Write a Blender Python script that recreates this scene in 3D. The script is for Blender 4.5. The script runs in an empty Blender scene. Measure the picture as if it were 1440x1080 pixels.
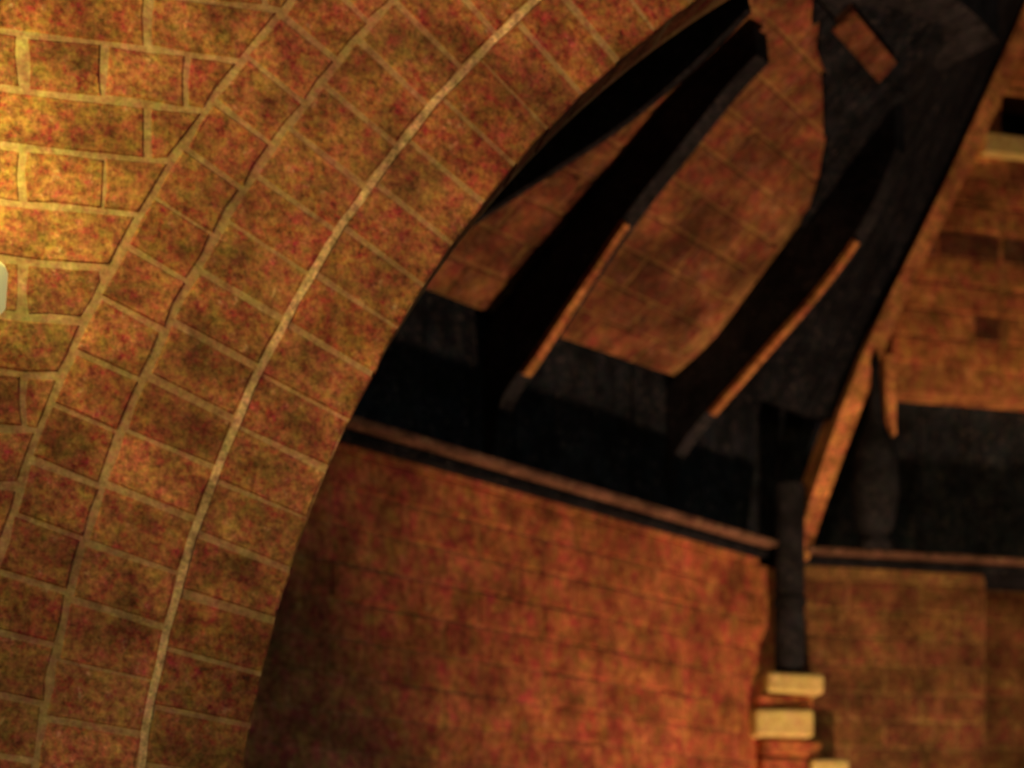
import bpy, bmesh, math, random
from mathutils import Vector, Matrix
random.seed(7)
SC = bpy.context.scene
R = math.radians

# ------------------------------------------------------------------ camera
EYE = 1.55                       # camera height
F = 2400.0                       # focal length in photo pixels (1440 wide)
HY = 1300.0                      # eye level in photo pixels
cam = bpy.data.cameras.new('camera'); cam.lens = 60; cam.sensor_width = 36
cam.shift_y = (HY-540)/1440.0; cam.clip_start = .05; cam.clip_end = 2000
cam.dof.use_dof = True; cam.dof.focus_distance = 1.75; cam.dof.aperture_fstop = 4.6
co = bpy.data.objects.new('camera', cam); SC.collection.objects.link(co)
co.location = (0, 0, EYE); co.rotation_euler = (R(90), 0, 0); SC.camera = co

# ------------------------------------------------------------------ world, sun, exposure (night)
w = bpy.data.worlds.new('World'); SC.world = w; w.use_nodes = True
nt = w.node_tree; bg = nt.nodes['Background']
sky = nt.nodes.new('ShaderNodeTexSky'); sky.sky_type = 'NISHITA'; sky.sun_disc = False
sky.sun_elevation = R(4); sky.sun_rotation = R(200)
nt.links.new(sky.outputs[0], bg.inputs[0]); bg.inputs[1].default_value = 0.085
sl = bpy.data.lights.new('dusk_sun', 'SUN'); sl.energy = .02; sl.angle = R(12); sl.color = (1, .85, .7)
so = bpy.data.objects.new('dusk_sun', sl); SC.collection.objects.link(so)
so.rotation_euler = (R(80), 0, R(-20))
SC.view_settings.view_transform = 'Standard'; SC.view_settings.look = 'None'
SC.view_settings.exposure = 0.5; SC.view_settings.gamma = 1; SC.view_settings.use_curve_mapping = False

# ------------------------------------------------------------------ materials
def colramp(n, stops):
    cr = n.color_ramp
    while len(cr.elements) > 1: cr.elements.remove(cr.elements[-1])
    cr.elements[0].position = stops[0][0]; cr.elements[0].color = (*stops[0][1], 1)
    for p, c in stops[1:]:
        e = cr.elements.new(p); e.color = (*c, 1)
def rough_mat(name, cols, blotch, fine=70, rough=.9, bump=.004, amount=.5, spec=.2, rnd=.52, dirt=.6):
    """cols: ramp over per-object random; blotch: ramp of coloured speckle; all in world-scale noise"""
    m = bpy.data.materials.new(name); m.use_nodes = True; t = m.node_tree; N = t.nodes; L = t.links
    b = N['Principled BSDF']; b.inputs['Roughness'].default_value = rough
    b.inputs['Specular IOR Level'].default_value = spec
    oi = N.new('ShaderNodeObjectInfo'); r = N.new('ShaderNodeValToRGB'); colramp(r, cols)
    L.new(oi.outputs['Random'], r.inputs[0])
    g = N.new('ShaderNodeNewGeometry')
    def noise(sc, det, rg=.6):
        n = N.new('ShaderNodeTexNoise'); n.inputs['Scale'].default_value = sc
        n.inputs['Detail'].default_value = det; n.inputs['Roughness'].default_value = rg
        L.new(g.outputs['Position'], n.inputs['Vector']); return n
    n1 = noise(fine, 4, .7); n2 = noise(fine*.22, 3); n3 = noise(4.5, 4)
    rb = N.new('ShaderNodeValToRGB'); colramp(rb, blotch); L.new(n1.outputs['Fac'], rb.inputs[0])
    # independent chroma speckle
    n4 = noise(fine*.62, 3, .75)
    hs = N.new('ShaderNodeHueSaturation')
    mr = N.new('ShaderNodeMapRange'); L.new(n4.outputs['Fac'], mr.inputs[0])
    mr.inputs[1].default_value = .3; mr.inputs[2].default_value = .7
    mr.inputs[3].default_value = .455; mr.inputs[4].default_value = .545
    mx = N.new('ShaderNodeMix'); mx.data_type = 'RGBA'; mx.blend_type = 'MIX'; mx.inputs[0].default_value = amount
    n6 = noise(13, 3); a6 = N.new('ShaderNodeMapRange'); L.new(n6.outputs['Fac'], a6.inputs[0])
    a6.inputs[1].default_value = .36; a6.inputs[2].default_value = .64; a6.inputs[3].default_value = amount*.35; a6.inputs[4].default_value = min(amount*1.25, 1)
    L.new(a6.outputs[0], mx.inputs[0])
    L.new(r.outputs[0], mx.inputs[6]); L.new(rb.outputs[0], mx.inputs[7])
    L.new(mx.outputs[2], hs.inputs['Color']); L.new(mr.outputs[0], hs.inputs['Hue'])
    # value variation: medium blotches and broad dirt
    v = N.new('ShaderNodeMapRange'); L.new(n2.outputs['Fac'], v.inputs[0])
    v.inputs[1].default_value = .3; v.inputs[2].default_value = .7; v.inputs[3].default_value = 1-rnd; v.inputs[4].default_value = 1+rnd
    d = N.new('ShaderNodeMapRange'); L.new(n3.outputs['Fac'], d.inputs[0])
    d.inputs[1].default_value = .35; d.inputs[2].default_value = .65; d.inputs[3].default_value = 1-dirt*.6; d.inputs[4].default_value = 1.12
    n5 = noise(fine*1.7, 2, .8); v5 = N.new('ShaderNodeMapRange'); L.new(n5.outputs['Fac'], v5.inputs[0])
    v5.inputs[1].default_value = .3; v5.inputs[2].default_value = .7; v5.inputs[3].default_value = 1-rnd; v5.inputs[4].default_value = 1+rnd
    m5 = N.new('ShaderNodeMath'); m5.operation = 'MULTIPLY'; L.new(v.outputs[0], m5.inputs[0]); L.new(v5.outputs[0], m5.inputs[1])
    mm = N.new('ShaderNodeMath'); mm.operation = 'MULTIPLY'; L.new(m5.outputs[0], mm.inputs[0]); L.new(d.outputs[0], mm.inputs[1])
    L.new(mm.outputs[0], hs.inputs['Value']); L.new(hs.outputs[0], b.inputs['Base Color'])
    bp = N.new('ShaderNodeBump'); bp.inputs['Strength'].default_value = .7; bp.inputs['Distance'].default_value = bump
    ad = N.new('ShaderNodeMath'); ad.operation = 'ADD'; L.new(n1.outputs['Fac'], ad.inputs[0]); L.new(n2.outputs['Fac'], ad.inputs[1])
    L.new(ad.outputs[0], bp.inputs['Height']); L.new(bp.outputs[0], b.inputs['Normal'])
    return m
SPECK = [(.34, (.08, .035, .018)), (.42, (.38, .08, .035)), (.47, (.26, .13, .04)), (.52, (.44, .18, .07)), (.57, (.22, .14, .05)), (.62, (.48, .13, .07)), (.68, (.50, .34, .18))]
M = {}
M['brick'] = rough_mat('red_brick', [(0, (.20, .075, .035)), (.2, (.36, .12, .045)), (.4, (.30, .14, .05)), (.6, (.40, .13, .06)), (.8, (.33, .17, .06)), (1, (.44, .16, .07))], SPECK, amount=.62, bump=.002)
M['mortar'] = rough_mat('lime_mortar', [(0, (.41, .24, .11)), (1, (.43, .25, .115))], [(.36, (.26, .12, .05)), (.46, (.46, .28, .12)), (.54, (.40, .30, .13)), (.64, (.60, .42, .22))], rnd=.3, rough=.95, amount=.5, bump=.002)
M['joint'] = rough_mat('pale_joint', [(0, (.62, .42, .19)), (1, (.64, .44, .20))], [(.3, (.42, .27, .12)), (.5, (.58, .42, .22)), (.7, (.68, .52, .3))], rough=.95, amount=.4, bump=.004)
M['mortar2'] = rough_mat('orange_mortar', [(0, (.50, .22, .11)), (1, (.52, .23, .12))], SPECK, fine=48, rough=.95, amount=.6, bump=.002)
M['brick2'] = rough_mat('orange_brick', [(0, (.38, .12, .07)), (.3, (.54, .16, .09)), (.6, (.48, .18, .08)), (1, (.58, .20, .11))], SPECK, fine=48, amount=.62, bump=.002)
DK = [(.34, (.003, .005, .010)), (.44, (.010, .020, .022)), (.5, (.012, .014, .030)), (.57, (.024, .022, .030)), (.62, (.07, .075, .08))]
M['black'] = rough_mat('black_paint', [(0, (.016, .022, .032)), (1, (.024, .028, .038))], DK, rough=.85, amount=.5, spec=.08, bump=.002)
M['shade_black'] = rough_mat('shade_black_board', [(0, (.006, .010, .016)), (1, (.011, .015, .022))], DK, rough=.95, amount=.65, spec=.05, bump=.003)  # black for the unlit ceiling boards, shade held in the colour
DK2 = [(p, tuple(min(1, c*1.3) for c in col)) for p, col in DK]
M['recess_shade'] = rough_mat('recess_shade_board', [(0, (.014, .026, .045)), (1, (.020, .030, .045))], DK2, rough=.95, amount=.65, spec=.05, bump=.003)  # shade above the ledges, put into a blue-black colour
M['lit_edge'] = rough_mat('lit_edge_orange', [(0, (.34, .16, .06)), (1, (.38, .18, .07))], [(.38, (.18, .07, .03)), (.5, (.36, .18, .07)), (.62, (.5, .26, .14))], fine=50, amount=.5, bump=.002)  # orange standing in for light on the rib undersides
M['trim'] = rough_mat('orange_trim', [(0, (.74, .37, .15)), (1, (.80, .40, .17))], [(.38, (.30, .11, .05)), (.5, (.74, .37, .15)), (.62, (.80, .44, .24))], fine=48, amount=.5, bump=.002)
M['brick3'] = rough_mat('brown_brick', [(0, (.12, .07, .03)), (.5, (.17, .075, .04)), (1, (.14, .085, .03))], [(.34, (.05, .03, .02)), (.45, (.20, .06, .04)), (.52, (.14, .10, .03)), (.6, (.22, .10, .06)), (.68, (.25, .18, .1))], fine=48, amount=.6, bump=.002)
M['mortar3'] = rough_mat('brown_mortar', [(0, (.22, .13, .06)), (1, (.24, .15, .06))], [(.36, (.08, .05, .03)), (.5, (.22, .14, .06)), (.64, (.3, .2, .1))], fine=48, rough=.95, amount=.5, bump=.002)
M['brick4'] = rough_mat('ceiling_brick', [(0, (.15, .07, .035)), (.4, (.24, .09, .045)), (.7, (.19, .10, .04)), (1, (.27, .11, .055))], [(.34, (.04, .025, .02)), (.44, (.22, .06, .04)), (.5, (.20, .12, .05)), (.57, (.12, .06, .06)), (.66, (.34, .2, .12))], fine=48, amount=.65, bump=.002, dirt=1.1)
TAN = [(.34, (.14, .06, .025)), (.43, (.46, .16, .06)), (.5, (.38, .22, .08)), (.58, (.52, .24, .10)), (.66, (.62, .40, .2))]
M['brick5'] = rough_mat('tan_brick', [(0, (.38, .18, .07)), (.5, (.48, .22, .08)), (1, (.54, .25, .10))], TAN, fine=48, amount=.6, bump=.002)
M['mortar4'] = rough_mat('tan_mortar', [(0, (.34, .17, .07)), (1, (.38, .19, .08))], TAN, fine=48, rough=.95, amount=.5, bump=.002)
M['stone'] = rough_mat('brown_stone', [(0, (.12, .075, .055)), (1, (.16, .09, .065))], [(.35, (.05, .03, .025)), (.5, (.15, .09, .07)), (.65, (.34, .26, .2))], amount=.5)
M['pale'] = rough_mat('pale_glazed', [(0, (.58, .56, .20)), (1, (.64, .60, .24))], [(.38, (.36, .24, .10)), (.5, (.62, .56, .22)), (.62, (.76, .68, .44))], rough=.6, amount=.4, bump=.002, rnd=.15, dirt=.1)
M['ground'] = rough_mat('paving_dirt', [(0, (.10, .08, .06)), (1, (.12, .09, .07))], [(.3, (.06, .05, .04)), (.5, (.1, .08, .06)), (.7, (.15, .12, .09))], fine=30)
def emis(name, c, s):
    m = bpy.data.materials.new(name); m.use_nodes = True; b = m.node_tree.nodes['Principled BSDF']
    b.inputs['Base Color'].default_value = (*c, 1); b.inputs['Emission Color'].default_value = (*c, 1); b.inputs['Emission Strength'].default_value = s
    return m

# ------------------------------------------------------------------ helpers
def mesh(name, verts, faces, mat, parent=None, kind=None, smooth=False):
    me = bpy.data.meshes.new(name); me.from_pydata([tuple(v) for v in verts], [], faces); me.materials.append(mat)
    bm = bmesh.new(); bm.from_mesh(me); bmesh.ops.recalc_face_normals(bm, faces=bm.faces); bm.to_mesh(me); bm.free()
    if smooth: me.polygons.foreach_set('use_smooth', [True]*len(me.polygons))
    o = bpy.data.objects.new(name, me); SC.collection.objects.link(o)
    if parent: o.parent = parent
    if kind: o['kind'] = kind
    return o
def thing(name, label, cat, mat4=None, group=None):
    o = bpy.data.objects.new(name, None); SC.collection.objects.link(o); o.empty_display_size = .1
    if mat4 is not None: o.matrix_world = mat4
    o['label'] = label; o['category'] = cat
    if group: o['group'] = group
    return o
def frame(o, u):
    u = Vector((u[0], u[1], 0)).normalized(); v = Vector((-u.y, u.x, 0))
    m = Matrix((( u.x, v.x, 0, o[0]), (u.y, v.y, 0, o[1]), (0, 0, 1, o[2]), (0, 0, 0, 1)))
    return m
def prism_data(poly, y0, y1, ch=.004, jit=.0015):
    """brick from a polygon (x,z), face at y0 (front), back at y1, chamfered front arris"""
    n = len(poly); cx = sum(p[0] for p in poly)/n; cz = sum(p[1] for p in poly)/n
    poly = [(p[0]+random.uniform(-jit, jit), p[1]+random.uniform(-jit, jit)) for p in poly]
    fr = []
    for x, z in poly:
        d = math.hypot(x-cx, z-cz) or 1; k = 1-ch*1.5/d
        fr.append((cx+(x-cx)*k, y0+random.uniform(-1, 1)*min(jit*.8, .0007), cz+(z-cz)*k))
    V = fr+[(x, y0+ch, z) for x, z in poly]+[(x, y1, z) for x, z in poly]
    Fc = [tuple(range(n))]
    for a in (0, n):
        for i in range(n): j = (i+1) % n; Fc.append((a+i, a+j, a+n+j, a+n+i))
    Fc.append(tuple(range(3*n-1, 2*n-1, -1)))
    return V, Fc
def merge(lst):
    V = []; Fc = []
    for v, f in lst:
        o = len(V); V += v; Fc += [tuple(i+o for i in q) for q in f]
    return V, Fc
def box_data(x0, x1, y0, y1, z0, z1):
    V = [(x, y, z) for x in (x0, x1) for y in (y0, y1) for z in (z0, z1)]
    return V, [(0, 1, 3, 2), (4, 6, 7, 5), (0, 4, 5, 1), (2, 3, 7, 6), (0, 2, 6, 4), (1, 5, 7, 3)]
def bevel(o, wd=.004, seg=2):
    md = o.modifiers.new('bevel', 'BEVEL'); md.width = wd; md.segments = seg; md.limit_method = 'ANGLE'
def clip(poly, nx, nz, c):
    """keep points with nx*x+nz*z >= c"""
    out = []
    for i in range(len(poly)):
        a, b = poly[i], poly[(i+1) % len(poly)]
        da, db = nx*a[0]+nz*a[1]-c, nx*b[0]+nz*b[1]-c
        if da >= 0: out.append(a)
        if da*db < 0:
            t = da/(da-db); out.append((a[0]+(b[0]-a[0])*t, a[1]+(b[1]-a[1])*t))
    return out
def area(p): return abs(sum(p[i][0]*p[(i+1) % len(p)][1]-p[(i+1) % len(p)][0]*p[i][1] for i in range(len(p))))/2
def tube_data(pts, r, n=14):
    """vertical-ish tube/lathe: pts = [(z, radius)] around z axis"""
    V = []; Fc = []
    for z, rr in pts:
        for i in range(n): a = 2*math.pi*i/n; V.append((rr*math.cos(a), rr*math.sin(a), z))
    for k in range(len(pts)-1):
        for i in range(n): j = (i+1) % n; Fc.append((k*n+i, k*n+j, (k+1)*n+j, (k+1)*n+i))
    Fc.append(tuple(range(n-1, -1, -1))); Fc.append(tuple((len(pts)-1)*n+i for i in range(n)))
    return V, Fc

# ------------------------------------------------------------------ ground
g = mesh('ground', *box_data(-60, 60, -60, 60, -.3, 0), M['ground'], kind='structure')

# ------------------------------------------------------------------ front arcaded wall (plane F)
uF = (.971, .238); OF = (-.4875, 2.25, 0)
fw = thing('arched_brick_wall', 'orange brick wall with concentric rings of bricks curving round a big arched opening', 'wall', frame(OF, uF))
CX, CZ = 1.8667, EYE-.0505
r0, r1, r2, r3 = 1.753, 1.887, 2.018, 2.112
TH = .11
def visible(x, z):   # roughly inside the camera's view, with a margin
    return -.62 < x < .55 and 1.35 < z < 2.95
# core of mortar with the arch cut out
def core():
    V = []; Fc = []
    X0, X1, Z1 = -2.4, 6.0, 4.3
    rr = r0+.001; n = 96; ring = []
    for i in range(n+1):
        a = math.pi-math.pi*i/n; ring.append((CX+rr*math.cos(a), CZ+rr*math.sin(a)))
    ring = [(CX-rr, 0)]+ring+[(CX+rr, 0)]
    outer = []
    for x, z in ring:
        dx, dz = x-CX, z-CZ
        if z < CZ: outer.append((X0 if dx < 0 else X1, z)); continue
        t = min(((X0-CX)/dx if dx < -1e-6 else 1e9), ((X1-CX)/dx if dx > 1e-6 else 1e9), ((Z1-CZ)/dz if dz > 1e-6 else 1e9))
        outer.append((CX+dx*t, CZ+dz*t))
    # corners
    def snap(c):
        k = min(range(len(outer)), key=lambda i: (outer[i][0]-c[0])**2+(outer[i][1]-c[1])**2); outer[k] = c
    snap((X0, Z1)); snap((X1, Z1))
    m = len(ring)
    for y in (.0016, TH):
        V += [(x, y, z) for x, z in ring]+[(x, y, z) for x, z in outer]
    for i in range(m-1):
        Fc += [(i, i+1, m+i+1, m+i), (2*m+i, 3*m+i, 3*m+i+1, 2*m+i+1), (i, 2*m+i, 2*m+i+1, i+1), (m+i, m+i+1, 3*m+i+1, 3*m+i)]
    Fc += [(0, m, 3*m, 2*m), (m-1, 3*m-1, 4*m-1, 2*m-1)]
    return V, Fc
mesh('mortar', *core(), M['mortar'], fw)
far_bricks = []
def put(poly, y0=0.0, y1=.08, name='brick', mat='brick', ch=.0018):
    y0 += random.uniform(-.0014, .0004)
    cx = sum(p[0] for p in poly)/len(poly); cz = sum(p[1] for p in poly)/len(poly)
    if visible(cx, cz) and len(poly) < 6:
        q = []
        for i in range(len(poly)):
            a, b = poly[i], poly[(i+1) % len(poly)]; q.append(a)
            if math.hypot(a[0]-b[0], a[1]-b[1]) > .04:
                t = random.uniform(.35, .65); q.append((a[0]+(b[0]-a[0])*t, a[1]+(b[1]-a[1])*t))
        poly = q
    V, Fc = prism_data(poly, y0, y1, ch, .0024 if visible(cx, cz) else .0015)
    if visible(cx, cz):
        o = mesh(name, [(v[0]-cx, v[1], v[2]-cz) for v in V], Fc, M[mat], fw); o.location = (cx, 0, cz)
    else: far_bricks.append((V, Fc))
def voussoirs(ra, rb, pitch, gap, off):
    rm = (ra+rb)/2; n = round(math.pi*rm/pitch); da = math.pi/n
    for i in range(-8, n+8):
        a0 = math.pi-(i+off)*da; a1 = a0-da; g_ = gap/rm/2
        j = random.uniform(-.0010, .0010)
        A, B = a0-g_+j, a1+g_+j
        am = (A+B)/2
        def P(r_, a): return (CX+r_*math.cos(a), CZ+r_*math.sin(a))
        if P(rm, am)[1] < .05: continue
        put([P(ra, A), P(rb, A), P(rb, am), P(rb, B), P(ra, B), P(ra, am)])
voussoirs(r0, r1-.0054, .0765, .0085, .30)
voussoirs(r1+.0054, r2-.005, .0765, .0085, .05)
voussoirs(r2+.005, r3-.004, .0765, .0085, .55)
# jambs below the springing: straight header courses in the same three widths
z = CZ-.075*8
# horizontal courses outside r3 (English bond)
course = .0735; zbase = EYE+1.0090
row = 0
for k in range(-26, 24):
    za = zbase+k*course+.0045; zb = za+course-.009
    if za < 0: continue
    headers = (k % 2 == 1)
    L_ = .1035 if headers else .207
    # joint phase: header rows have a joint at x=-.152, stretcher rows at x=.0065
    ph = -.1515 if headers else .0075
    i0 = int((-2.3-ph)/L_)-1
    for i in range(i0, int((5.9-ph)/L_)+1):
        xa = ph+i*L_+.0045+random.uniform(-.003, .003); xb = ph+(i+1)*L_-.0045+random.uniform(-.003, .003)
        if xa < -2.38: continue
        poly = [(xa, za), (xb, za), (xb, zb), (xa, zb)]
        cx, cz = (xa+xb)/2, (za+zb)/2
        if cz > CZ:
            # clip against the extrados at the nearest point of the circle
            a = math.atan2(cz-CZ, cx-CX); nx, nz = math.cos(a), math.sin(a)
            rr = r3+.006
            poly = clip(poly, nx, nz, nx*CX+nz*CZ+rr)
        else:
            if abs(cx-CX) < r3: continue
        if len(poly) >= 3 and area(poly) > .0009: put(poly)
mesh('outer_brickwork', *merge(far_bricks), M['brick'], fw, kind='stuff')
# the continuous pale joint between the two inner rings
def arcband(ra, rb, y0, y1, n=150):
    V = []; Fc = []
    for i in range(n+1):
        a = math.pi*1.05-math.pi*1.1*i/n; e = .0012*math.sin(i*2.3)+.0008*math.sin(i*5.1)
        for r_ in (ra+e, rb+e):
            for y in (y0, y1): V.append((CX+r_*math.cos(a), y, CZ+r_*math.sin(a)))
    for i in range(n):
        b = 4*i
        Fc += [(b, b+4, b+6, b+2), (b, b+1, b+5, b+4), (b+2, b+6, b+7, b+3), (b+1, b+3, b+7, b+5)]
    return V, Fc
jt = mesh('arch_joint', *arcband(r1-.0050, r1+.0050, -.001, .03), M['joint'], fw)
jt['label'] = 'broad pale mortar joint between the two inner brick rings'

# ------------------------------------------------------------------ inner bay: wall A (splayed, left) and wall B (back)
K = 1.296
dA = Vector((.917, 1, 0)).normalized(); nA = Vector((dA.y, -dA.x, 0))
A0 = Vector((-.2588*K, 2.7*K, 0))
ZL = EYE+.7875*K                       # top of the ledge
SC_ = 1.20                             # corner (times K)
def PA(s, a, b): v = A0+dA*(s*K)+nA*(a*K); return Vector((v.x, v.y, ZL+b*K))
corner = A0+dA*(SC_*K)
dB = Vector((.971, .238, 0)).normalized()
def onB(px, py, off=0):                # a photo point seen on wall B (off = distance in front of it)
    k = (px-720)/F; nb = Vector((dB.y, -dB.x, 0)); c = corner+nb*off
    t = (k*c.y-c.x)/(dB.x-k*dB.y); y = c.y+t*dB.y
    return Vector((c.x+t*dB.x, y, EYE+(HY-py)/F*y)), t

def brick_field(root, x0, x1, z0, z1, course, L_, gap, mat, vis, phase=0, y0=0, depth=.06):
    """running-bond bricks in the root's frame; shared meshes, individual objects"""
    variants = []
    def var(l):
        out = []
        for _ in range(5):
            V, Fc = prism_data([(-l/2, -course/2+gap/2), (l/2, -course/2+gap/2), (l/2, course/2-gap/2), (-l/2, course/2-gap/2)], 0, depth, .003, .002)
            me = bpy.data.meshes.new('brick'); me.from_pydata(V, [], Fc); me.materials.append(mat)
            bm = bmesh.new(); bm.from_mesh(me); bmesh.ops.recalc_face_normals(bm, faces=bm.faces); bm.to_mesh(me); bm.free()
            out.append(me)
        return out
    full = var(L_-gap); far = []
    k = 0; zc = z1-course/2
    while zc-course/2 > z0-1e-6:
        off = phase+(L_/2 if k % 2 else 0)
        i = math.floor((x0-off)/L_)
        while off+i*L_ < x1-.02:
            xa, xb = max(off+i*L_, x0)+gap/2, min(off+(i+1)*L_, x1)-gap/2; i += 1
            if xb-xa < .02: continue
            xc = (xa+xb)/2
            if vis(xc, zc):
                if xb-xa > L_-gap-.001: me = random.choice(full)
                else:
                    V, Fc = prism_data([(xa-xc, -course/2+gap/2), (xb-xc, -course/2+gap/2), (xb-xc, course/2-gap/2), (xa-xc, course/2-gap/2)], 0, depth, .003, .002)
                    me = bpy.data.meshes.new('brick'); me.from_pydata(V, [], Fc); me.materials.append(mat)
                o = bpy.data.objects.new('brick', me); SC.collection.objects.link(o); o.parent = root
                o.location = (xc, y0+random.uniform(-.0015, .0015), zc); o.rotation_euler = (0, random.uniform(-.006, .006), random.uniform(-.006, .006))
            else:
                V, Fc = prism_data([(xa, zc-course/2+gap/2), (xb, zc-course/2+gap/2), (xb, zc+course/2-gap/2), (xa, zc+course/2-gap/2)], y0, y0+depth, .003, .002)
                far.append((V, Fc))
        zc -= course; k += 1
    if far: mesh('lower_brickwork', *merge(far), mat, root, kind='stuff')

# wall A below the ledge
wa = thing('side_brick_wall', 'orange brick wall panel below the long sloping ledge, inside the big arch', 'wall', frame((A0.x, A0.y, 0), dA))
sA0, sA1 = -.75, SC_*K
mesh('mortar', *box_data(sA0, sA1+.1, .003, .25, 0, ZL-.052), M['mortar2'], wa)
brick_field(wa, sA0, sA1-.05, 0, ZL-.053, .0765, .218, .008, M['brick2'], lambda x, z: x > -.1 and z > ZL-.053-.0765*10, phase=.06)
# ledge on A: slab, bed joint, and a second thin course
def ledge(root, x0, x1, lab=None):
    o = mesh('ledge_slab', *box_data(x0, x1, -.07, .26, ZL-.016, ZL), M['stone'], root); bevel(o, .004)
    o = mesh('ledge_moulding', *box_data(x0, x1, -.035, .20, ZL-.038, ZL-.020), M['shade_black'], root)
    o = mesh('ledge_bed', *box_data(x0, x1, -.006, .20, ZL-.052, ZL-.039), M['mortar2'], root)
la = thing('long_ledge', 'thin dark brown stone ledge running down the side wall towards the far corner', 'ledge', frame((A0.x, A0.y, 0), dA))
ledge(la, sA0, sA1-.085)
# shade above the ledge on A, put in as black upright boards
ra = thing('shaded_recess', 'strip painted black as ledge shade between the long ledge and the sloping brick ceiling', 'shade_boarding', frame((A0.x, A0.y, 0), dA))
x = sA0
while x < sA1+.1:
    wd = .145; o = mesh('shade_board', *box_data(x+.002, x+wd-.002, .045+random.uniform(0, .004), .08, ZL-.002, ZL+.42), M['recess_shade'], ra); x += wd

# unseen post and slab, added to keep sky light out of the bay
o = mesh('sky_block_post', *box_data(-.09, .09, -.09, .09, 0, 4.2), M['shade_black'], wa)
o.matrix_parent_inverse = Matrix.Identity(4); o.location = (SC_*K+.06, .14, 0)
rf = mesh('sky_block_slab', *box_data(-1.6, 3.6, 0, 2.6, 4.32, 4.5), M['shade_black'])
rf.matrix_world = frame((OF[0], OF[1], 0), uF); rf['label'] = 'added dark slab over the bay, unseen, keeping out sky light'; rf['category'] = 'roof'
# wall B
wb = thing('back_brick_wall', 'dim brick wall panel under the short ledge at the right', 'wall', frame((corner.x, corner.y, 0), dB))
tE = onB(1386, 800)[1]; tR = 1.9
mesh('mortar', *box_data(-.05, tE, .003, .25, 0, ZL-.052), M['mortar3'], wb)
brick_field(wb, .045, tE, 0, ZL-.075, .0765, .218, .008, M['brick3'], lambda x, z: z > ZL-.053-.0765*10, phase=.0)
o = mesh('header_strip', *box_data(.08, tE-.01, -.006, .1, ZL-.0715, ZL-.040), M['mortar3'], wb)
lb = thing('short_ledge', 'short stone ledge along the top of the dim back wall panel at the right', 'ledge', frame((corner.x, corner.y, 0), dB))
o = mesh('ledge_slab', *box_data(.07, tR, -.07, .26, ZL-.016, ZL), M['stone'], lb); bevel(o, .005)
o = mesh('ledge_moulding', *box_data(.07, tR, -.035, .20, ZL-.038, ZL-.020), M['shade_black'], lb)
# recessed wall beyond the end of wall B
we = thing('recessed_side_wall', 'dark brick wall set back at the right edge beyond the short ledge', 'wall', frame((corner.x, corner.y, 0), dB))
mesh('mortar', *box_data(tE+.001, tR, .233, .4, 0, ZL-.0195), M['mortar3'], we)
brick_field(we, tE+.003, tR, 0, ZL-.04, .0765, .218, .008, M['brick3'], lambda x, z: z > ZL-.9 and x < tE+.3, phase=.1, y0=.23)
# upper wall B with painted shade strip at its foot
zb0 = ZL+.357*K
ub = thing('upper_brick_wall', 'lit brick wall at the upper right beside the leaning orange arch trim', 'wall', frame((corner.x, corner.y, 0), dB))
t_hole, zh0, zh1 = onB(1408, 160)[1], onB(1420, 192)[0].z, onB(1420, 128)[0].z
mesh('mortar', *merge([box_data(-.2, tR, .003, .25, zb0, zh0), box_data(-.2, t_hole, .003, .25, zh0, zh1), box_data(-.2, tR, .003, .25, zh1, 4.2)]), M['mortar4'], ub)
holes = (t_hole, zh0, zh1)
brick_field(ub, -.15, t_hole, zb0, zb0+.0765*8-.001, .0765, .218, .010, M['brick5'], lambda x, z: x > .1, phase=.05)
brick_field(ub, t_hole, tR, zb0, zh0-.055, .0765, .218, .010, M['brick5'], lambda x, z: x < t_hole+.4, phase=.05)
brick_field(ub, -.15, t_hole, zb0+.0765*8, 4.15, .0765, .218, .010, M['brick5'], lambda x, z: x > .3 and z < 4.0, phase=.05)
brick_field(ub, t_hole, tR, zh1, 4.15, .0765, .218, .010, M['brick5'], lambda x, z: x < t_hole+.4 and z < 4, phase=.05)
o = mesh('window_sill', *box_data(onB(1378, 208)[1], tR, -.03, .2, onB(1400, 222)[0].z, onB(1400, 194)[0].z), M['pale'], ub); bevel(o)
o['label'] = 'pale stone sill catching the light'
mesh('dark_opening', *box_data(t_hole, tR, .12, .24, zh0, zh1), M['shade_black'], ub)
rb_ = thing('shade_strip', 'strip painted black as shade over the short ledge at the right', 'shade_boarding', frame((corner.x, corner.y, 0), dB))  # shade above the short ledge, put in as black boards
x = .03
while x < tR:
    wd = .15; mesh('shade_board', *box_data(x+.002, x+wd-.002, .10+random.uniform(0, .004), .14, ZL-.002, zb0+.02), M['recess_shade'], rb_); x += wd

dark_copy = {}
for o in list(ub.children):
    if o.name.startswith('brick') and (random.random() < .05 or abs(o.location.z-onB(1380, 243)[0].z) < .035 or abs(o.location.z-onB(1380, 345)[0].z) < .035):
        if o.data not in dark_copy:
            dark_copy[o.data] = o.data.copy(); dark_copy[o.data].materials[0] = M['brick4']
        o.data = dark_copy[o.data]
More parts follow.
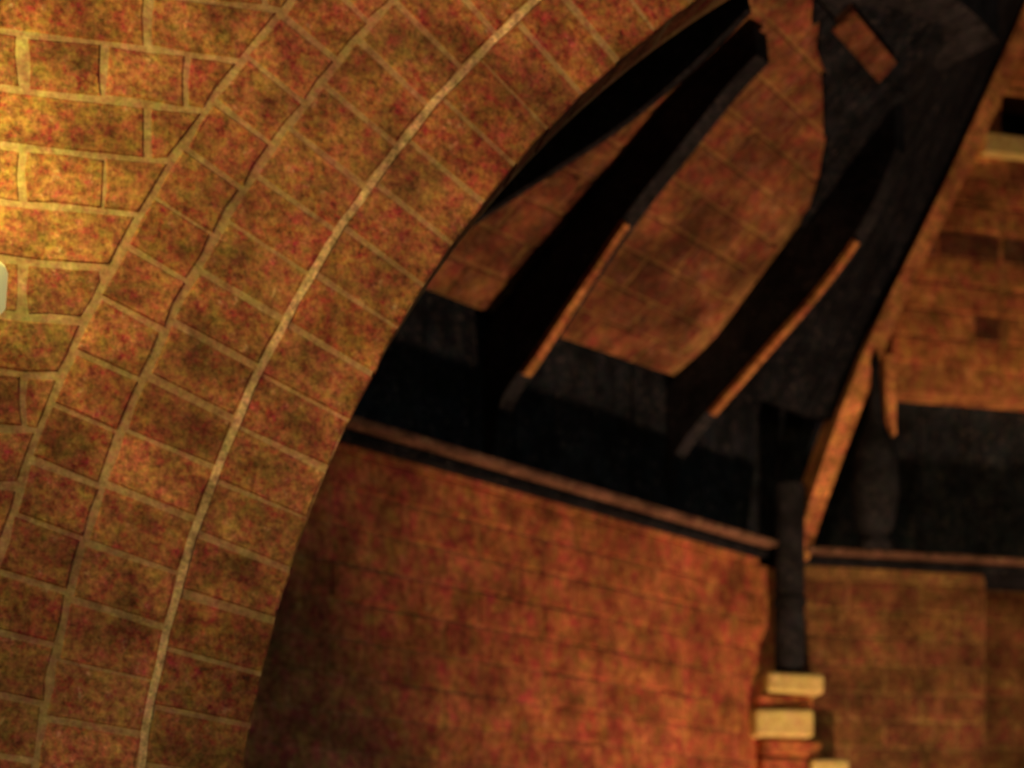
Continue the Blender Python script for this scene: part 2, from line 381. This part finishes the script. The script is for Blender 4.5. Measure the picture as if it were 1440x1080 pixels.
# ------------------------------------------------------------------ sloping brick ceiling, lofted between curves
def resample(P, n):
    L = [0]
    for i in range(1, len(P)): L.append(L[-1]+(P[i]-P[i-1]).length)
    out = []; j = 0
    for k in range(n+1):
        d = L[-1]*k/n
        while j < len(L)-2 and L[j+1] < d: j += 1
        t = (d-L[j])/(L[j+1]-L[j]); out.append(P[j].lerp(P[j+1], t))
    return out
def smoothc(P, it=3):
    for _ in range(it):
        Q = [P[0]]
        for i in range(len(P)-1): Q += [P[i].lerp(P[i+1], .25), P[i].lerp(P[i+1], .75)]
        Q.append(P[-1]); P = Q
    return P
soff = {   # (a, b) profile of the ceiling at each station s
 -.45: [(-.02, .275), (.10, .33), (.25, .42), (.38, .50), (.50, .56), (.72, .64), (.95, .70)],
  .0:  [(-.02, .275), (.10, .34), (.25, .43), (.37, .51), (.48, .56), (.72, .65), (.95, .72)],
  .35: [(-.02, .275), (.11, .36), (.25, .445), (.353, .516), (.45, .56), (.70, .66), (.95, .74)],
  .85: [(-.02, .29), (.08, .33), (.16, .40), (.26, .48), (.34, .55), (.52, .70), (.75, .85)],
}
curves = []
NV = 60
for s in sorted(soff):
    curves.append((s, resample(smoothc([PA(s, a, b) for a, b in soff[s]]), NV)))
Dpix = [(1126, 700), (1150, 640), (1190, 540), (1232, 445), (1270, 370), (1345, 215), (1385, 125), (1432, 20), (1500, -140)]
Dc = [onB(*p)[0] for p in Dpix]
# start level with the other curves
Dtop = [p for p in Dc if p.z > ZL+.27*K]
curves.append((SC_, resample(smoothc([onB(1170, 590)[0]]+Dtop), NV)))
def S(s, v, off=0):
    """point on the ceiling: s station, v 0..1 up the slope; off = metres towards the room"""
    def raw(s, v):
        s = min(max(s, curves[0][0]), curves[-1][0])
        for i in range(len(curves)-1):
            if s <= curves[i+1][0]: break
        t = (s-curves[i][0])/(curves[i+1][0]-curves[i][0])
        def at(c):
            f = min(max(v, 0), 1)*NV; j = min(int(f), NV-1); return c[j].lerp(c[j+1], f-j)
        return at(curves[i][1]).lerp(at(curves[i+1][1]), t)
    p = raw(s, v)
    if off == 0: return p
    e = .01; a = raw(s+e, v)-raw(s-e, v); b = raw(s, min(v+e, 1))-raw(s, max(v-e, 0))
    n = a.cross(b).normalized()
    if n.z > 0: n = -n
    return p+n*off
cl = thing('sloping_ceiling', 'brick ceiling leaning out over the ledge behind the black curved ribs', 'ceiling', Matrix.Identity(4))
def shell(name, mat, s0, s1, v0, v1, off0, off1, ns, nv, v0b=None):
    V = []; Fc = []; m = (ns+1)*(nv+1)
    for off in (off0, off1):
        for i in range(ns+1):
            va = v0 if v0b is None else v0+(v0b-v0)*i/ns
            for j in range(nv+1): V.append(S(s0+(s1-s0)*i/ns, va+(v1-va)*j/nv, off))
    idx = lambda l, i, j: l*m+i*(nv+1)+j
    for l in (0, 1):
        for i in range(ns):
            for j in range(nv): Fc.append((idx(l, i, j), idx(l, i+1, j), idx(l, i+1, j+1), idx(l, i, j+1)))
    for i in range(ns):
        for j in (0, nv): Fc.append((idx(0, i, j), idx(0, i+1, j), idx(1, i+1, j), idx(1, i, j)))
    for j in range(nv):
        for i in (0, ns): Fc.append((idx(0, i, j), idx(0, i, j+1), idx(1, i, j+1), idx(1, i, j)))
    c = sum(V, Vector())/len(V)
    o = mesh(name, [v-c for v in V], Fc, M[mat], cl); o.location = c
    return o
VP = .67
shell('mortar', 'mortar3', -.45, .87, 0, VP, -.002, -.06, 26, 16)
shell('dark_backing', 'shade_black', .87, SC_, 0, 1, -.006, -.06, 10, 24)
shell('dark_backing', 'shade_black', -.45, .87, VP, 1, -.006, -.06, 26, 10)
def cell(s0, s1, v0, v1, mat, name, gs=.007, gv=.005, proud=.002, thick=.05):
    pr = proud+random.uniform(-.001, .0015)
    a0, a1, b0, b1 = s0+gs/2, s1-gs/2, v0+gv/2, v1-gv/2
    q = [(a0, b0), (a1, b0), (a1, b1), (a0, b1)]
    cs, cv = (s0+s1)/2, (v0+v1)/2
    V = [S(cs+(s-cs)*.96, cv+(v-cv)*.93, pr) for s, v in q]+[S(s, v, pr-.004) for s, v in q]+[S(s, v, pr-thick) for s, v in q]
    c = sum(V, Vector())/12
    Fc = [(0, 1, 2, 3), (11, 10, 9, 8)]
    for a in (0, 4):
        for i in range(4): j = (i+1) % 4; Fc.append((a+i, a+j, a+4+j, a+4+i))
    o = mesh(name, [v-c for v in V], Fc, M[mat], cl); o.location = c
    return o
rows = 10
for r_ in range(rows):
    v0, v1 = VP*r_/rows, VP*(r_+1)/rows
    s = -.45+(.085 if r_ % 2 else 0)
    while s < .85:
        e = min(s+.17, .85)
        if e-s > .03: cell(s, e, v0, v1, 'brick4', 'brick')
        s += .17
# shade put in as black boards up the slope: last bay, and everything above the purlin
s = .87
while s < SC_-.01:
    e = min(s+.066, SC_); shell('ceiling_shade_board', 'shade_black', s+.0015, e-.0015, 0, VP, .004+random.uniform(-.001, .002), -.004, 1, 14)
    s += .066
s = -.45
while s < SC_-.01:
    e = min(s+.11, SC_); shell('ceiling_shade_board', 'shade_black', s+.002, e-.002, VP, 1, .004+random.uniform(-.001, .002), -.004, 2, 10)
    s += .11
def edge_v(s):
    T = ((.40, .665), (.58, .61), (.70, .57), (.80, .50), (.87, .36))
    for (a, va), (b, vb) in zip(T, T[1:]):
        if s <= b: return va+(vb-va)*(s-a)/(b-a)
for i in range(7):  # overlapping black boards give the painted shade a slanting edge
    a = .40+i*.067; b = a+.067
    shell('ceiling_shade_board', 'shade_black', a+.001, b-.001, edge_v(a)+random.uniform(-.014, .014), VP-.001, .012+random.uniform(-.001, .002), .002, 1, 8, edge_v(b)+random.uniform(-.014, .014))
# a few bare bricks in the dark upper part
def locate(px, py):
    best = None
    for i in range(80):
        for j in range(60):
            a, b = .2+i*.0125, .3+j*.7/59; p = S(a, b); q = (720+F*p.x/p.y, HY-(p.z-EYE)/p.y*F)
            d = (q[0]-px)**2+(q[1]-py)**2
            if best is None or d < best[0]: best = (d, a, b)
    return best[1], best[2]
a0_, b0_ = locate(1168, 38); a1_, b1_ = locate(1262, 82)
for q in range(2):
    s_ = a0_+(a1_-a0_)*q/2; v_ = (b0_+b1_)/2
    cell(s_-.02, s_+(a1_-a0_)/2-.02, v_-.024, v_+.024, 'brick4', 'brick', proud=.022, thick=.02, gs=.004)

# ------------------------------------------------------------------ curved black ribs
def rib(s, outer, inner, label, t=.045, strip=None):
    """outer = where it meets the ceiling, inner = free edge; both (a,b) on the transverse plane at s"""
    n = 40
    O = resample(smoothc([PA(s, *p) for p in outer]), n); I = resample(smoothc([PA(s, *p) for p in inner]), n)
    base = PA(s, inner[0][0], inner[0][1])
    root = thing('curved_rib', label, 'rib', Matrix.Translation(base), group='black curved ribs under the sloping ceiling')
    V = []; Fc = []
    for k in (0, 1):
        d = dA*(t*k)
        V += [p+d-base for p in O]+[p+d-base for p in I]
    m = n+1
    for i in range(n):
        Fc += [(i, i+1, m+i+1, m+i), (2*m+i, 3*m+i, 3*m+i+1, 2*m+i+1), (m+i, m+i+1, 3*m+i+1, 3*m+i), (i, 2*m+i, 2*m+i+1, i+1)]
    Fc += [(0, m, 3*m, 2*m), (n, 2*m+n, 3*m+n, m+n)]
    o = mesh('web', V, Fc, M['black'], root)
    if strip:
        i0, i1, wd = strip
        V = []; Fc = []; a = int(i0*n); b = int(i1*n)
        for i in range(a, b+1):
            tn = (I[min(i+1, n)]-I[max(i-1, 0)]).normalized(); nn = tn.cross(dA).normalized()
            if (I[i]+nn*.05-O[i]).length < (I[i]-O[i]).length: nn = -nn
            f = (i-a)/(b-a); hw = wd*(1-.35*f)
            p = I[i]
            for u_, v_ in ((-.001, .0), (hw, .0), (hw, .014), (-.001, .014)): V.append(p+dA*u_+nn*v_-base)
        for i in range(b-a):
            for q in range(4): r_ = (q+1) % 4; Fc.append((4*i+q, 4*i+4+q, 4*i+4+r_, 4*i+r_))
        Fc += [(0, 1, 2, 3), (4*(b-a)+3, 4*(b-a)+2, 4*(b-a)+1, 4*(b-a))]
        mesh('lit_edge_strip', V, Fc, M['lit_edge'], root)  # lit underside of the rib, painted as an orange strip
    return root
rib(0, [(.02, .27), (.10, .34), (.25, .43), (.37, .51), (.48, .565), (.70, .645)],
    [(.0, .18), (.10, .205), (.28, .252), (.459, .284), (.536, .299), (.622, .324), (.703, .357), (.759, .385)],
    'black tapering rib half hidden behind the edge of the big brick arch', t=.014)
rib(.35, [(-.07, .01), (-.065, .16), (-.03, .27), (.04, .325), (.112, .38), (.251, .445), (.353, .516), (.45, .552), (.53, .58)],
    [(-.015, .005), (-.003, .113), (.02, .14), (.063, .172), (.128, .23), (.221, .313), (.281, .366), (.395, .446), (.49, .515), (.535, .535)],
    'long black curved rib in the middle with its lit lower edge painted orange', strip=(.24, .62, .025))
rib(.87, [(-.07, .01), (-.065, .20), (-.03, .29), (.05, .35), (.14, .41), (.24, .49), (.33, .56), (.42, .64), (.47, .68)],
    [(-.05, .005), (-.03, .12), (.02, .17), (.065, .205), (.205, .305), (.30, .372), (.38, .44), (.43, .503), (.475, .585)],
    'black curved rib nearest the far corner with its lit edge painted orange', strip=(.32, .80, .024))
# purlin
pp = [PA(-.1, .74, .48), PA(.0, .76, .51), PA(.2, .70, .59), PA(.35, .67, .64), PA(.6, .64, .71), PA(.85, .59, .77), PA(1.0, .55, .80)]
pp = smoothc(pp, 2)
pr = thing('cross_beam', 'black beam crossing the tops of the curved ribs at the upper right', 'beam', Matrix.Translation(pp[0]))
V = []; Fc = []
for p in pp:
    for a, b in ((-.06, -.035), (.055, -.02), (.055, .06), (-.06, .06)): V.append(p+nA*a*K+Vector((0, 0, b*K))-pp[0])
for i in range(len(pp)-1):
    for q in range(4): r_ = (q+1) % 4; Fc.append((4*i+q, 4*i+4+q, 4*i+4+r_, 4*i+r_))
Fc += [(0, 1, 2, 3), tuple(4*(len(pp)-1)+q for q in (3, 2, 1, 0))]
mesh('beam_body', V, Fc, M['black'], pr)
# small brick patch above the beam
# ------------------------------------------------------------------ leaning arch trim on wall B
Lp = [(1110, 790), (1124, 735), (1150, 655), (1190, 545), (1232, 445), (1270, 370), (1345, 215), (1385, 125), (1432, 20), (1500, -140)]
Rp = [(1131, 790), (1147, 735), (1174, 661), (1210, 565), (1250, 464), (1287, 384), (1360, 236), (1399, 151), (1446, 46), (1514, -114)]
Lc = resample(smoothc([onB(*p, .02)[0] for p in Lp]), 60); Rc = resample(smoothc([onB(*p, .02)[0] for p in Rp]), 60)
nB = Vector((dB.y, -dB.x, 0))
at_ = thing('arch_trim', 'orange band leaning up and right from the far corner, edging the lit upper wall', 'trim', Matrix.Translation(Lc[0]))
nseg = 12
for q in range(nseg):
    a, b = 60*q//nseg, 60*(q+1)//nseg; V = []; Fc = []
    for i in range(a, b+1):
        l, r_ = Lc[i].copy(), Rc[i].copy()
        if i == b: l = l.lerp(Lc[i-1], .05); r_ = r_.lerp(Rc[i-1], .05)
        for p in (l+nB*.03, r_+nB*.03, r_-nB*.03, l-nB*.09): V.append(p-Lc[0])
    for i in range(b-a):
        for k in range(4): j = (k+1) % 4; Fc.append((4*i+k, 4*i+4+k, 4*i+4+j, 4*i+j))
    Fc += [(0, 1, 2, 3), tuple(4*(b-a)+k for k in (3, 2, 1, 0))]
    mesh('trim_stone', V, Fc, M['trim'], at_)

ca, ta = onB(1243, 500, .02); cb, tb = onB(1258, 612, .02)
cc = onB(1250, 560)[0]
V, Fc = box_data(ta, tb, -.03, .03, cb.z, ca.z)
V = [corner+dB*x-nB*y+Vector((0, 0, z))-Lc[0] for x, y, z in V]
mesh('lit_wall_drop', V, Fc, M['trim'], at_)  # stretch of lit wall put in as an orange block

# ------------------------------------------------------------------ downpipe in the corner
bis = (nA+nB).normalized()
pc = corner+bis*.062
dp = thing('downpipe', 'black downpipe in the far corner below where the two ledges meet', 'pipe', Matrix.Translation((pc.x, pc.y, 0)))
z0 = EYE+(HY-942)/F*pc.y; z1 = ZL+.16
mesh('pipe', *tube_data([(z0, .040), (z1, .040)], 0), M['black'], dp, smooth=False)
zc = EYE+(HY-848)/F*pc.y
mesh('pipe_collar', *tube_data([(zc-.008, .045), (zc+.008, .045)], 0), M['black'], dp)
# stub of masonry below it
st = thing('corner_masonry', 'stack of pale and brown blocks in the far corner under the black downpipe', 'masonry', frame((pc.x, pc.y, 0), dB))
def blk(px0, px1, py0, py1, mat, lab=None, off=-.05, dep=.10):
    y = pc.y-.05
    x0, x1 = [((p-720)/F*y-pc.x)/dB.x for p in (px0, px1)]
    za, zb = [EYE+(HY-p)/F*y for p in (py1, py0)]
    xm, zm = (x0+x1)/2, (za+zb)/2
    o = mesh('block', *box_data(x0-xm, x1-xm, 0, dep, za-zm, zb-zm), M[mat], st); o.location = (xm, off, zm)
    bevel(o, .011, 3); o.rotation_euler = (0, random.uniform(-.04, .04), random.uniform(-.12, .12))
    if lab: o['label'] = lab
blk(1074, 1154, 946, 974, 'pale', 'pale yellow block on top of the stack')
blk(1062, 1146, 976, 994, 'brick2', off=-.03)
blk(1056, 1141, 997, 1036, 'pale', 'largest pale yellow block')
blk(1070, 1160, 1039, 1062, 'brick2', off=-.03)
blk(1138, 1192, 1066, 1100, 'pale', 'pale block at the bottom edge')
blk(1070, 1136, 1064, 1100, 'brick2', off=-.03)
mesh('block', *box_data(-.06, .14, -.03, .06, 0, EYE+(HY-1102)/F*pc.y), M['brick2'], st)

# ------------------------------------------------------------------ dark finial standing on the short ledge
fp, ft = onB(1231, 770, .055)
fn = thing('bottle_shaped_finial', 'dark bottle shaped ornament standing on the short ledge beside the orange trim', 'ornament', Matrix.Translation((fp.x, fp.y, ZL)))
h = (790-512)/F*fp.y
mesh('finial_body', *tube_data([(0, .045), (.02, .048), (.03, .040), (.06, .050), (.16, .066), (.26, .060), (.31, .040), (.35, .022), (.42, .015), (h-.05, .012), (h-.03, .015), (h, .004)], 0, 20), M['black'], fn, smooth=True)

# ------------------------------------------------------------------ lamps
def lamp(name, loc, energy, col, rad, label=None):
    l = bpy.data.lights.new(name, 'POINT'); l.energy = energy; l.color = col; l.shadow_soft_size = rad
    o = bpy.data.objects.new(name, l); SC.collection.objects.link(o); o.location = loc; return o
# wall sconce at the left edge of the photograph
def onF(px, py, off=0):
    ox, oy = OF[0]+off*uF[1], OF[1]-off*uF[0]
    k = (px-720)/F; t = (k*oy-ox)/(uF[0]-k*uF[1]); y = oy+t*uF[1]
    return Vector((ox+t*uF[0], y, EYE+(HY-py)/F*y))
sp = onF(-30, 443, .09)
scn = thing('wall_lamp', 'lit wall lamp at the left edge, throwing yellow light up the bricks', 'lamp', Matrix.Translation(sp))
mesh('lamp_glass', *tube_data([(0, .022), (.012, .032), (.055, .035), (.062, .032)], 0, 20), emis('lit_glass', (.80, .70, .28), .3), scn, smooth=True)
mesh('lamp_base', *tube_data([(-.02, .008), (-.012, .014), (-.001, .018)], 0, 16), M['black'], scn)
mesh('lamp_arm', *box_data(-.02, -.008, 0, .088, -.018, -.006), M['black'], scn)
lp = onF(-85, 110, .16)
lamp('lamp_light', lp, 2.6, (1, .90, .24), .10)
# spotlights outside the frame; the front flood is added to light the arched wall
def spot(name, loc, target, energy, col, ang, label, rad=.05, blend=1.0):
    l = bpy.data.lights.new(name, 'SPOT'); l.energy = energy; l.color = col; l.spot_size = R(ang); l.spot_blend = blend; l.shadow_soft_size = rad
    o = bpy.data.objects.new(name, l); SC.collection.objects.link(o); o.location = loc
    o.rotation_euler = (Vector(target)-Vector(loc)).to_track_quat('-Z', 'Y').to_euler()
    f = thing('floodlight', label, 'lamp', Matrix.Translation((loc[0], loc[1], 0)))  # the one in front of the arched wall is added, unseen
    mesh('lamp_post', *tube_data([(0, .05), (.01, .05), (.015, .015), (max(loc[2]-.08, .03), .015)], 0, 12), M['black'], f)
    return o
WARM = (1, .56, .25)
spot('added_flood_fill', (-1.2, -.5, 1.9), (.50, 2.45, 3.05), 108, (1, .54, .26), 50, 'added floodlight out of view, brightening the arched wall')  # added lamp, unseen, to brighten the front wall
spot('niche_light', (1.15, 3.35, .25), (.95, 4.10, 2.85), 190, (1, .48, .23), 78, 'floodlight on a short post inside the arch')
SC.render.engine = 'CYCLES'
